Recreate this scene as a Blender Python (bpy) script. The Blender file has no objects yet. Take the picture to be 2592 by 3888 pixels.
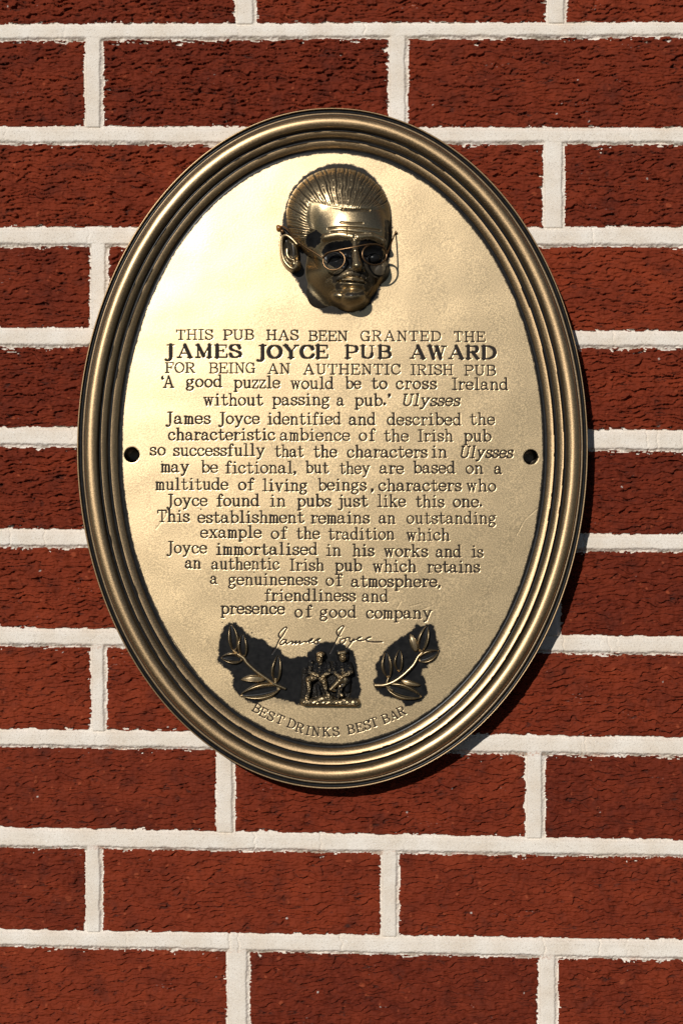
import bpy, math
import numpy as np

# ------------------------------------------------------------------ camera, light, exposure
C = bpy.context.scene
CAM_D = 1.40                      # camera distance from the wall face
K = 0.452 / 2592.0                # metres of wall per photo pixel

cam_d = bpy.data.cameras.new('camera')
cam = bpy.data.objects.new('camera', cam_d)
C.collection.objects.link(cam)
cam.location = (0, -CAM_D, 0)
cam.rotation_euler = (math.pi / 2, 0, 0)
cam_d.sensor_fit = 'VERTICAL'
cam_d.sensor_height = 24.0
cam_d.lens = 24.0 * CAM_D / (3888 * K)
cam_d.clip_start = 0.05
cam_d.clip_end = 100
C.camera = cam

SX, SZ = 0.33, 0.38               # shadow slope: right and down, per unit of depth
LV = np.array([-SX, -1.0, SZ]); LV = LV / np.linalg.norm(LV)
EL = math.asin(LV[2])
AZ = math.atan2(LV[0], LV[1])     # clockwise from +Y

w = bpy.data.worlds.new('World'); C.world = w; w.use_nodes = True
nt = w.node_tree
bg = nt.nodes['Background']
sky = nt.nodes.new('ShaderNodeTexSky')
sky.sky_type = 'NISHITA'; sky.sun_disc = False
sky.dust_density = 0.05; sky.air_density = 0.5; sky.ozone_density = 2.0
sky.sun_elevation = EL; sky.sun_rotation = AZ
nt.links.new(sky.outputs[0], bg.inputs[0])
bg.inputs[1].default_value = 0.05

sun_d = bpy.data.lights.new('sun', 'SUN')
sun_d.energy = 5.0; sun_d.angle = math.radians(0.5); sun_d.color = (1.0, 0.96, 0.90)
sun = bpy.data.objects.new('sun', sun_d); C.collection.objects.link(sun)
from mathutils import Vector
sun.rotation_euler = Vector(tuple(-LV)).to_track_quat('-Z', 'Y').to_euler()
sun.location = tuple(LV * 3)

C.view_settings.view_transform = 'Standard'
C.view_settings.look = 'None'
C.view_settings.exposure = -0.50
C.view_settings.gamma = 1.0
C.view_settings.use_curve_mapping = False

# ------------------------------------------------------------------ helpers
def lerp(a, b, t): return a + (b - a) * t
def sstep(a, b, x):
    t = np.clip((x - a) / (b - a), 0, 1); return t * t * (3 - 2 * t)

def noise(x, y, seed):
    r = np.random.RandomState(seed)
    perm = r.permutation(512).astype(np.int32)
    ang = (r.rand(512) * 2 * np.pi).astype(np.float32)
    gx, gy = np.cos(ang), np.sin(ang)
    x = np.asarray(x, np.float32) + 137.3; y = np.asarray(y, np.float32) + 291.7
    xi = np.floor(x).astype(np.int32); yi = np.floor(y).astype(np.int32)
    xf = x - xi; yf = y - yi
    u = xf * xf * xf * (xf * (xf * 6 - 15) + 10)
    v = yf * yf * yf * (yf * (yf * 6 - 15) + 10)
    def g(ix, iy, dx, dy):
        h = perm[(ix + perm[iy & 511]) & 511]
        return gx[h] * dx + gy[h] * dy
    n00 = g(xi, yi, xf, yf); n10 = g(xi + 1, yi, xf - 1, yf)
    n01 = g(xi, yi + 1, xf, yf - 1); n11 = g(xi + 1, yi + 1, xf - 1, yf - 1)
    return (lerp(lerp(n00, n10, u), lerp(n01, n11, u), v) * 1.5).astype(np.float32)

def fbm(x, y, seed, o=3, gain=0.5):
    s = 0; a = 1.0
    for i in range(o):
        s = s + a * noise(x * 2 ** i, y * 2 ** i, seed + 17 * i); a *= gain
    return s

def link(o, parent=None):
    C.collection.objects.link(o)
    if parent is not None: o.parent = parent
    return o

def empty(name, loc=(0, 0, 0), parent=None):
    o = bpy.data.objects.new(name, None); o.location = loc; o.empty_display_size = 0.02
    return link(o, parent)

def mesh_np(name, V, F, mat, parent=None, attrs=None, smooth=True):
    """V (n,3) world metres, F (m,4) or (m,3) int."""
    V = np.ascontiguousarray(V, np.float32); F = np.ascontiguousarray(F, np.int32)
    me = bpy.data.meshes.new(name)
    k = F.shape[1]
    me.vertices.add(len(V)); me.vertices.foreach_set('co', V.ravel())
    me.loops.add(F.size); me.loops.foreach_set('vertex_index', F.ravel())
    me.polygons.add(len(F))
    me.polygons.foreach_set('loop_start', np.arange(0, F.size, k, dtype=np.int32))
    me.update(calc_edges=True)
    if smooth: me.shade_smooth()
    else: me.shade_flat()
    for an, av in (attrs or {}).items():
        at = me.attributes.new(an, 'FLOAT', 'POINT')
        at.data.foreach_set('value', np.ascontiguousarray(av, np.float32).ravel())
    me.materials.append(mat)
    return link(bpy.data.objects.new(name, me), parent)

def grid_part(name, P, fmask, mat, parent=None, attrs=None, flip=False):
    """P (ny,nx,3); keep the faces of the grid where fmask (ny-1,nx-1)."""
    ny, nx = P.shape[:2]
    jj, ii = np.nonzero(fmask)
    a = jj * nx + ii
    F = np.stack([a, a + 1, a + nx + 1, a + nx], 1)
    if flip: F = F[:, ::-1]
    used = np.zeros(ny * nx, bool); used[F.ravel()] = True
    idx = np.cumsum(used) - 1
    return mesh_np(name, P.reshape(-1, 3)[used], idx[F], mat, parent,
                   {k: v.reshape(-1)[used] for k, v in (attrs or {}).items()})

def sweep(pts, rad, nseg=10, closed=False):
    """tube along pts (n,3) with radius (scalar or per point)."""
    pts = np.asarray(pts, float); n = len(pts)
    rad = np.broadcast_to(np.asarray(rad, float), (n,))
    V = []; prev = None
    for i in range(n):
        if closed: t = pts[(i + 1) % n] - pts[i - 1]
        else: t = pts[min(i + 1, n - 1)] - pts[max(i - 1, 0)]
        t = t / (np.linalg.norm(t) + 1e-12)
        if prev is None:
            up = np.array([0, 1.0, 0.0]) if abs(t[1]) < .9 else np.array([1.0, 0, 0])
            nrm = up - t * up.dot(t)
        else:
            nrm = prev - t * prev.dot(t)
        nrm /= np.linalg.norm(nrm) + 1e-12; prev = nrm
        b = np.cross(t, nrm)
        for k in range(nseg):
            a = 2 * math.pi * k / nseg
            V.append(pts[i] + rad[i] * (math.cos(a) * nrm + math.sin(a) * b))
    F = []
    for i in range(n if closed else n - 1):
        i2 = (i + 1) % n
        for k in range(nseg):
            k2 = (k + 1) % nseg
            F.append((i * nseg + k, i * nseg + k2, i2 * nseg + k2, i2 * nseg + k))
    V = list(V)
    if not closed:
        for end, base in ((0, 0), (1, (n - 1) * nseg)):
            c = len(V); V.append(pts[0 if end == 0 else -1])
            for k in range(nseg):
                k2 = (k + 1) % nseg
                q = (c, base + k2, base + k) if end == 0 else (c, base + k, base + k2)
                F.append((q[0], q[1], q[2], q[2]))
    return np.array(V), F

def build(name, VF, mat, parent=None, patina=None):
    """join (V,F) pieces into one mesh through from_pydata"""
    V = []; F = []; A = []
    for n_, (v, f) in enumerate(VF):
        o = len(V); V += [tuple(p) for p in v]
        for q in f:
            q = [i + o for i in q]
            q2 = []
            for i in q:
                if i not in q2: q2.append(i)
            F.append(q2)
        A += [0.0 if patina is None else patina[n_]] * len(v)
    me = bpy.data.meshes.new(name); me.from_pydata(V, [], F); me.update(); me.shade_smooth()
    at = me.attributes.new('patina', 'FLOAT', 'POINT'); at.data.foreach_set('value', A)
    me.materials.append(mat)
    return link(bpy.data.objects.new(name, me), parent)

def catmull(pts, n=8, closed=False):
    pts = np.asarray(pts, float)
    if closed: ext = np.vstack([pts[-1], pts, pts[0], pts[1]])
    else: ext = np.vstack([2 * pts[0] - pts[1], pts, 2 * pts[-1] - pts[-2]])
    out = []
    t = np.linspace(0, 1, n, endpoint=False)[:, None]
    for i in range(1, len(ext) - 2):
        p0, p1, p2, p3 = ext[i - 1], ext[i], ext[i + 1], ext[i + 2]
        out.append(.5 * ((2 * p1) + (-p0 + p2) * t + (2 * p0 - 5 * p1 + 4 * p2 - p3) * t ** 2 + (-p0 + 3 * p1 - 3 * p2 + p3) * t ** 3))
    out = np.vstack(out)
    if not closed: out = np.vstack([out, pts[-1]])
    return out

def poly_sdf(X, Y, poly):
    """signed distance (negative inside) from arrays to polygon"""
    poly = np.asarray(poly, np.float32)
    d = np.full(X.shape, 1e9, np.float32); ins = np.zeros(X.shape, bool)
    n = len(poly)
    for i in range(n):
        ax, ay = poly[i]; bx, by = poly[(i + 1) % n]
        ex, ey = bx - ax, by - ay
        wx, wy = X - ax, Y - ay
        t = np.clip((wx * ex + wy * ey) / (ex * ex + ey * ey + 1e-9), 0, 1)
        d = np.minimum(d, (wx - ex * t) ** 2 + (wy - ey * t) ** 2)
        c = ((ay > Y) != (by > Y))
        xx = ex * (Y - ay) / (ey if abs(ey) > 1e-9 else 1e-9) + ax
        ins ^= c & (X < xx)
    d = np.sqrt(d)
    return np.where(ins, -d, d)

def line_dist(X, Y, pts):
    d = np.full(X.shape, 1e9, np.float32)
    for (ax, ay), (bx, by) in zip(pts[:-1], pts[1:]):
        ex, ey = bx - ax, by - ay
        wx, wy = X - ax, Y - ay
        t = np.clip((wx * ex + wy * ey) / (ex * ex + ey * ey + 1e-9), 0, 1)
        d = np.minimum(d, (wx - ex * t) ** 2 + (wy - ey * t) ** 2)
    return np.sqrt(d)

def pxw(sx, sy, h):
    """photo pixel -> world point on the plane h metres in front of the wall"""
    f = K * (1 - h / CAM_D)
    return np.array([(sx - 1296) * f, -h, (1944 - sy) * f])

# ------------------------------------------------------------------ materials
def new_mat(name):
    m = bpy.data.materials.new(name); m.use_nodes = True
    t = m.node_tree
    return m, t, t.nodes['Principled BSDF']

def N(t, typ, **kw):
    n = t.nodes.new(typ)
    for k, v in kw.items(): setattr(n, k, v)
    return n

def attr(t, name):
    n = N(t, 'ShaderNodeAttribute'); n.attribute_name = name; return n.outputs['Fac']

def math_n(t, op, a, b=None, clamp=False):
    n = N(t, 'ShaderNodeMath', operation=op); n.use_clamp = clamp
    for i, v in enumerate((a, b)):
        if v is None: continue
        if isinstance(v, (int, float)): n.inputs[i].default_value = v
        else: t.links.new(v, n.inputs[i])
    return n.outputs[0]

def mixc(t, fac, a, b):
    n = N(t, 'ShaderNodeMix', data_type='RGBA')
    for i, v in ((0, fac), (6, a), (7, b)):
        if isinstance(v, (int, float)): n.inputs[i].default_value = v
        elif isinstance(v, tuple): n.inputs[i].default_value = v + (1,)
        else: t.links.new(v, n.inputs[i])
    return n.outputs[2]

def mixf(t, fac, a, b):
    n = N(t, 'ShaderNodeMix', data_type='FLOAT')
    for i, v in ((0, fac), (2, a), (3, b)):
        if isinstance(v, (int, float)): n.inputs[i].default_value = v
        else: t.links.new(v, n.inputs[i])
    return n.outputs[0]

def noise_n(t, scale, detail=2, rough=.5):
    co = N(t, 'ShaderNodeTexCoord').outputs['Object']
    n = N(t, 'ShaderNodeTexNoise'); n.inputs['Scale'].default_value = scale
    n.inputs['Detail'].default_value = detail; n.inputs['Roughness'].default_value = rough
    t.links.new(co, n.inputs['Vector'])
    return n.outputs['Fac']

def ramp(t, fac, a, b):
    n = N(t, 'ShaderNodeMapRange'); n.inputs[1].default_value = a; n.inputs[2].default_value = b
    t.links.new(fac, n.inputs[0]); return n.outputs[0]

def bump(t, b, height, strength, dist):
    n = N(t, 'ShaderNodeBump'); n.inputs['Strength'].default_value = strength
    n.inputs['Distance'].default_value = dist
    t.links.new(height, n.inputs['Height']); t.links.new(n.outputs[0], b.inputs['Normal'])

def gold_mat(name, col, rough, metallic, flake):
    m, t, b = new_mat(name)
    p = attr(t, 'patina')
    fl = noise_n(t, 1500, 1)
    big = noise_n(t, 22, 3)
    c = mixc(t, ramp(t, big, .3, .7), tuple(x * .93 for x in col), tuple(x * 1.06 for x in col))
    c = mixc(t, ramp(t, fl, .42, .68), tuple(x * .88 for x in col), mixc(t, .5, c, tuple(min(1, x * 1.35) for x in col)))
    bl = mixc(t, ramp(t, noise_n(t, 300, 3), .3, .7), (.006, .006, .0065), (.014, .0135, .0135))
    c = mixc(t, p, c, bl)
    t.links.new(c, b.inputs['Base Color'])
    t.links.new(mixf(t, p, metallic, 0.0), b.inputs['Metallic'])
    r = mixf(t, ramp(t, fl, .3, .7), rough - .05, rough + .05)
    t.links.new(mixf(t, p, r, .30), b.inputs['Roughness'])
    t.links.new(mixf(t, p, .5, .14), b.inputs['Specular IOR Level'])
    bump(t, b, fl, flake, .00025)
    return m

M_PLATE = gold_mat('gold_plate_paint', (.585, .432, .242), .385, .82, .08)
pt = M_PLATE.node_tree; pb = pt.nodes['Principled BSDF']
pt.links.new(mixf(pt, attr(pt, 'patina'), .65, 0.0), pb.inputs['Coat Weight']); pb.inputs['Coat Roughness'].default_value = .32
M_RIM = gold_mat('bronze_rim_paint', (.415, .285, .155), .41, .93, .14)
M_HEAD = gold_mat('bronze_relief_paint', (.40, .300, .170), .33, .93, .10)

M_INK, t, b = new_mat('engraving_dark_paint')
t.links.new(mixc(t, noise_n(t, 500, 2), (.012, .009, .0075), (.036, .027, .022)), b.inputs['Base Color'])
b.inputs['Roughness'].default_value = .75; b.inputs['Specular IOR Level'].default_value = .2

M_HOLE, t, b = new_mat('dark_hole_paint')
b.inputs['Base Color'].default_value = (.06, .045, .03, 1); b.inputs['Roughness'].default_value = .35; b.inputs['Metallic'].default_value = .6

M_GLUE, t, b = new_mat('amber_glue')
b.inputs['Base Color'].default_value = (.22, .085, .015, 1); b.inputs['Roughness'].default_value = .25

M_WIRE, t, b = new_mat('bronze_wire')
b.inputs['Base Color'].default_value = (.20, .115, .055, 1); b.inputs['Metallic'].default_value = .9
b.inputs['Roughness'].default_value = .32

M_BRICK, t, b = new_mat('red_rough_brick')
ti = attr(t, 'tint'); gr = attr(t, 'grit'); fk = attr(t, 'fleck')
c = mixc(t, ti, (.106, .0138, .0044), (.208, .0312, .0092))
c = mixc(t, math_n(t, 'MULTIPLY', ramp(t, noise_n(t, 260, 4, .65), .42, .66), .5), c, (.20, .031, .0115))
c = mixc(t, math_n(t, 'MULTIPLY', ramp(t, noise_n(t, 60, 4, .6), .52, .70), .5), c, (.055, .0115, .0065))
c = mixc(t, gr, c, (.30, .062, .024))
c = mixc(t, math_n(t, 'MULTIPLY', attr(t, 'crevice_dark'), .72), c, (.020, .0145, .0125))
c = mixc(t, fk, c, (.50, .45, .40))
t.links.new(c, b.inputs['Base Color'])
b.inputs['Roughness'].default_value = .8
b.inputs['Specular IOR Level'].default_value = .16
bump(t, b, noise_n(t, 1100, 3, .6), .5, .0006)

M_MORTAR, t, b = new_mat('pale_lime_mortar')
di = attr(t, 'dirt'); du = attr(t, 'dust')
c = mixc(t, ramp(t, noise_n(t, 45, 4), .35, .65), (.71, .62, .515), (.79, .725, .64))
c = mixc(t, math_n(t, 'MULTIPLY', ramp(t, noise_n(t, 1400, 2), .56, .70), .5), c, (.34, .28, .22))
c = mixc(t, math_n(t, 'MULTIPLY', ramp(t, noise_n(t, 1700, 1), .68, .74), .8), c, (.95, .93, .9))
c = mixc(t, di, c, (.30, .25, .185))
c = mixc(t, du, c, (.42, .15, .075))
t.links.new(c, b.inputs['Base Color'])
b.inputs['Roughness'].default_value = .85
b.inputs['Specular IOR Level'].default_value = .25
bump(t, b, noise_n(t, 1300, 3, .6), .45, .0005)

# ------------------------------------------------------------------ the brick wall
BED = [  # mortar bead top / bottom in photo pixels, at the left and the right border
    (-300, -236, -312, -252), (91, 150, 83, 136), (479, 543, 485, 543), (862, 930, 862, 933),
    (1244, 1312, 1258, 1318), (1623, 1691, 1634, 1710), (2009, 2073, 2031, 2091), (2384, 2448, 2418, 2483),
    (2769, 2831, 2801, 2869), (3142, 3214, 3191, 3252), (3531, 3591, 3571, 3643), (3915, 3978, 3960, 4025), (4300, 4364, 4350, 4414)]
HEADJ = [  # head joints of each course: (left, right) of the bead
    [(-270, -212), (897, 963), (2078, 2141)],
    [(325, 382), (1478, 1539), (2650, 2712)],
    [(-272, -210), (890, 950), (2064, 2134)],
    [(346, 402), (1500, 1560), (2668, 2730)],
    [(-268, -210), (900, 960), (2070, 2134)],
    [(350, 410), (1500, 1560), (2660, 2720)],
    [(-260, -200), (900, 960), (2066, 2118)],
    [(349, 396), (1500, 1560), (2676, 2735)],
    [(-270, -210), (824, 883), (1997, 2058)],
    [(328, 380), (1448, 1506), (2640, 2700)],
    [(-250, -190), (864, 938), (2046, 2108)],
    [(330, 390), (1460, 1520), (2650, 2710)]]

def make_wall():
    wall = empty('brick_wall', (0, 0, -(4330 - 1944) * K))
    wall['label'] = 'rough red brick wall with thick pale raised mortar joints'
    wall['category'] = 'wall'
    off = np.array(wall.location)
    DX, DZ = .56, .42                                    # mm
    s2mm = K * 1000
    xs = np.arange((-250 - 1296) * s2mm, (2850 - 1296) * s2mm, DX, dtype=np.float32)
    zs = np.arange((1944 - 4180) * s2mm, (1944 + 270) * s2mm, DZ, dtype=np.float32)
    X, Z = np.meshgrid(xs, zs)
    PXs = X / s2mm + 1296                                 # photo pixel coords
    PY = 1944 - Z / s2mm
    # --- distance to the nominal brick rectangle (mm, + inside), bead profiles
    ein = np.full(X.shape, -9.0, np.float32); bead = np.full(X.shape, -9.0, np.float32)
    smear = np.full(X.shape, -9.0, np.float32); low = np.zeros(X.shape, np.float32)
    tint = np.zeros(X.shape, np.float32); amp = np.ones(X.shape, np.float32)
    wob1 = noise(X / 16, Z / 16, 2) * 1.1 + noise(X / 7, Z / 7, 3) * .8 + noise(X / 2.6, Z / 2.6, 4) * .4
    wob2 = noise(X / 15, Z / 15, 10) * .9 + noise(X / 7, Z / 7, 5) * .8 + noise(X / 2.2, Z / 2.2, 6) * .45
    lipn = noise(X / 1.5, Z / 1.5, 8) * .45 + noise(X / 4, Z / 4, 11) * .4 + noise(X / 18, Z / 18, 9) * .55
    rr = np.random.RandomState(5)
    edges = []
    for (tl, bl, tr, br) in BED:
        f = PXs / 2592.0
        edges.append((lerp(tl, tr, f), lerp(bl, br, f)))
    bn = -1.5
    for j, (T, B) in enumerate(edges):
        t = (PY - T) * s2mm - .3 + wob1 * .25            # mm below the top of the bead
        W = (B - T) * s2mm
        on = (t > -4) & (t < W + 8)
        prof = -1.75 + 1.95 * sstep(-.2, 3.0, t) + .25 * t / W
        prof = np.where(t > W - 2.1 + lipn, prof - 2.0 * sstep(W - 2.1 + lipn, W + .25 + lipn, t), prof)
        prof = np.where((t < -.6) | (t > W + .5), -9, prof)
        bead = np.where(on, np.maximum(bead, prof), bead)
        g = sstep(.72 * W, W, t) * (t < W + 1.5)
        low = np.where(on, np.maximum(low, g), low)
        sm = -2.0 + lipn * .5 - .38 * np.abs(t - W - 1) + 1.1 * noise(X / 13, Z / 40, 7)
        smear = np.where((t > W - 2) & (t < W + 7), np.maximum(smear, sm + wob2 * .75), smear)
        sm2 = -1.5 - .6 * np.abs(t) + wob2 * .35
        smear = np.where((t > -5) & (t < 2), np.maximum(smear, sm2), smear)
    for c in range(len(HEADJ)):
        top = edges[c][1]; bot = edges[c + 1][0]
        row = (PY > top - 14) & (PY < bot + 14)
        rowin = (PY >= top) & (PY <= bot)
        dv = np.minimum((PY - top) * s2mm - .5 + wob2, (bot - PY) * s2mm + .2 + wob1 * .5)
        lefts = [-1400] + [b_ for a_, b_ in HEADJ[c]]; rights = [a_ for a_, b_ in HEADJ[c]] + [4200]
        for L, R in zip(lefts, rights):
            inb = row & (PXs > L - 30) & (PXs <= R + 30)
            e = np.minimum(dv, np.minimum((PXs - L) * s2mm - 1.6 + wob2, (R - PXs) * s2mm - .3 + wob1))
            ein = np.where(inb, np.maximum(ein, e), ein)
            k = rr.rand(); kk = rr.rand()
            inside = rowin & (PXs > L) & (PXs <= R)
            tint[inside] = k; amp[inside] = (.85 + .35 * kk) * (1.1 if c < 7 else .93)
        for L, R in HEADJ[c]:
            t = (PXs - L) * s2mm + wob1 * .3; W = (R - L) * s2mm
            on = row & (t > -6) & (t < W + 8)
            prof = -1.6 + 1.75 * sstep(-.3, 1.3, t) - 1.8 * sstep(W - 1.0 + lipn * .6, W + .3 + lipn * .6, t)
            prof = np.where((t < -.6) | (t > W + .6), -9, prof)
            prof = prof - 2.5 * sstep(0, 1.2, (PY - bot) * s2mm)
            bead = np.where(on, np.maximum(bead, prof), bead)
            sm = -1.55 - .42 * np.maximum(0, np.maximum(-t - .2, t - W - .4)) + wob2 * .4
            smear = np.where(on, np.maximum(smear, sm), smear)
    # --- brick surface
    q = Z / 4.3 + 1.1 * noise(X / 30, Z / 12, 21) + .70 * noise(X / 9, Z / 6, 22) + .16 * noise(X / 3.4, Z / 2.6, 23)
    s = q - np.floor(q)
    led = np.where(s < .92, 1 - s / .92, (s - .92) / .08)
    m1 = sstep(-.55, .40, noise(X / 17, Z / 4.5, 24) + .45 * noise(X / 5, Z / 3, 25))
    q2 = Z / 2.3 + .9 * noise(X / 20, Z / 7, 31) + .45 * noise(X / 6, Z / 3.2, 32)
    s2 = q2 - np.floor(q2)
    led2 = np.where(s2 < .84, 1 - s2 / .84, (s2 - .84) / .16)
    m2 = sstep(-.45, .45, noise(X / 11, Z / 3.5, 33))
    cr = np.abs(noise(X / 24, Z / 3.4, 41) + .22 * noise(X / 4.5, Z / 2, 42))
    crm = sstep(.0, .5, noise(X / 11, Z / 7, 43))
    h = 2.6 * m1 * (led - .6) + 1.45 * m2 * (led2 - .6) - 1.7 * crm * (1 - sstep(.03, .09, cr))
    crevice_dark = (crm * (1 - sstep(.02, .11, cr)) + .6 * m1 * sstep(.86, .93, s)) * sstep(-.25, .35, noise(X / 9, Z / 5, 44))  # darker in broken lines along cracks and ledge undersides
    h += .85 * noise(X / 6, Z / 4.2, 51) + .50 * noise(X / 2.4, Z / 1.7, 52) + .30 * noise(X / 1.2, Z / .95, 53)
    h *= amp
    pt_ = sstep(.58, .78, noise(X / 8, Z / 3.0, 62) + .25 * noise(X / 2, Z / 1.4, 63)); h -= 1.5 * pt_
    crevice_dark = np.maximum(crevice_dark, .5 * pt_)  # pits darkened too
    # pits and pebbles
    pit = noise(X / 3.4, Z / 2.2, 61); h -= 1.1 * sstep(.62, .85, pit)
    grit = np.zeros(X.shape, np.float32); fleck = np.zeros(X.shape, np.float32)
    for k in range(1500):
        cx = rr.uniform(xs[0], xs[-1]); cz = rr.uniform(zs[0], zs[-1]); r0 = rr.choice([.8, 1.1, 1.5, 2.2], p=[.4, .35, .19, .06])
        i0, i1 = np.searchsorted(xs, [cx - 2 * r0, cx + 2 * r0]); j0, j1 = np.searchsorted(zs, [cz - 2 * r0, cz + 2 * r0])
        if i1 - i0 < 2 or j1 - j0 < 2: continue
        xx = X[j0:j1, i0:i1] - cx; zz = Z[j0:j1, i0:i1] - cz
        a = rr.uniform(0, 3.14); ca, sa = math.cos(a), math.sin(a)
        d = np.sqrt(((xx * ca + zz * sa) / r0) ** 2 + ((zz * ca - xx * sa) / (r0 * rr.uniform(.5, .9))) ** 2)
        mk = 1 - sstep(.75, 1.05, d)
        if rr.rand() < .07 and r0 < 1.3:
            fleck[j0:j1, i0:i1] = np.maximum(fleck[j0:j1, i0:i1], (1 - sstep(.5, .8, d)))
        else:
            grit[j0:j1, i0:i1] = np.maximum(grit[j0:j1, i0:i1], mk * rr.uniform(.2, .85))
        h[j0:j1, i0:i1] += mk * .35
    fleck = np.maximum(fleck, .40 * sstep(.86, .98, noise(X / 1.8, Z / .9, 71) + .35 * noise(X / 22, Z / 12, 72)) * sstep(.1, .5, noise(X / 30, Z / 20, 73)))
    hb = h - 1.7 * np.exp(-np.maximum(ein, 0) / 1.3) - 4.0 * sstep(.4, -1.2, ein)
    hm = np.maximum(bead, smear)
    hm = hm + .10 * noise(X / 1.2, Z / 1.2, 81) + .16 * noise(X / 18, Z / 6, 82) \
         + .40 * noise(X / 1.2, Z / 1.1, 83) * sstep(-.05, -.9, bead)
    # hairline shrinkage cracks down the beds
    for k in range(60):
        j = rr.randint(1, 11); cx = rr.uniform(xs[0], xs[-1])
        i0, i1 = np.searchsorted(xs, [cx - 5, cx + 5])
        if i1 - i0 < 4: continue
        T = edges[j][0][:, i0:i1]; B = edges[j][1][:, i0:i1]
        yy = PY[:, i0:i1]
        dd = np.abs(X[:, i0:i1] - cx - 1.6 * noise(Z[:, i0:i1] / 4, np.full(T.shape, k * 3.3), 90) - .4 * noise(Z[:, i0:i1] / 1, np.full(T.shape, k * 3.3), 91))
        hm[:, i0:i1] -= .8 * (1 - sstep(.15, .8, dd)) * ((yy > T) & (yy < B + 8)) * (1 if rr.rand() < .6 else .5)
    hw = np.maximum(np.maximum(hb, hm), -3.2)
    mort = hm > hb
    tint = np.clip(.05 + .75 * tint + .38 * fbm(X / 34, Z / 18, 95), 0, 1)
    dirt = np.clip(sstep(-.2, -1.2, hm) * sstep(-.3, .4, noise(X / 9, Z / 5, 96) + .6 * noise(X / 1.5, Z / 1.5, 97)) * .75 * sstep(.2, .8, low), 0, 1)
    dustrow = sstep(1450, 2100, PY) * (.35 + .65 * sstep(-.1, .5, noise(X / 30, Z / 30, 98)))
    dust = np.clip(low * dustrow * sstep(.05, .55, noise(X / 1.3, Z / 1.1, 99) + .55 * noise(X / 9, Z / 5, 100)) * .55, 0, 1)
    P = np.stack([X / 1000, -hw / 1000, Z / 1000], -1) - off.astype(np.float32)
    mf = (mort[:-1, :-1].astype(np.int8) + mort[1:, :-1] + mort[:-1, 1:] + mort[1:, 1:]) >= 2
    grid_part('brickwork', P, ~mf, M_BRICK, wall, {'crevice_dark': np.clip(crevice_dark, 0, 1), 'tint': tint, 'grit': grit, 'fleck': fleck})
    grid_part('mortar', P, mf, M_MORTAR, wall, {'dirt': dirt, 'dust': dust})
    return wall

make_wall()

# ------------------------------------------------------------------ the plaque
H_PLATE = .0218
H_LIP = .0220
LIPF = K * (1 - H_LIP / CAM_D)
PC = pxw(1262, 1702, H_LIP)                     # centre of the oval
A_OUT, B_OUT = 969 * LIPF, 1293.5 * LIPF
INSET = .0293
plaque = empty('award_plaque', (PC[0], 0, PC[2] - B_OUT))
plaque['label'] = 'oval gold pub award plaque with engraved text and a bronze head in relief'
plaque['category'] = 'plaque'
OFF = np.array(plaque.location)

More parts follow.
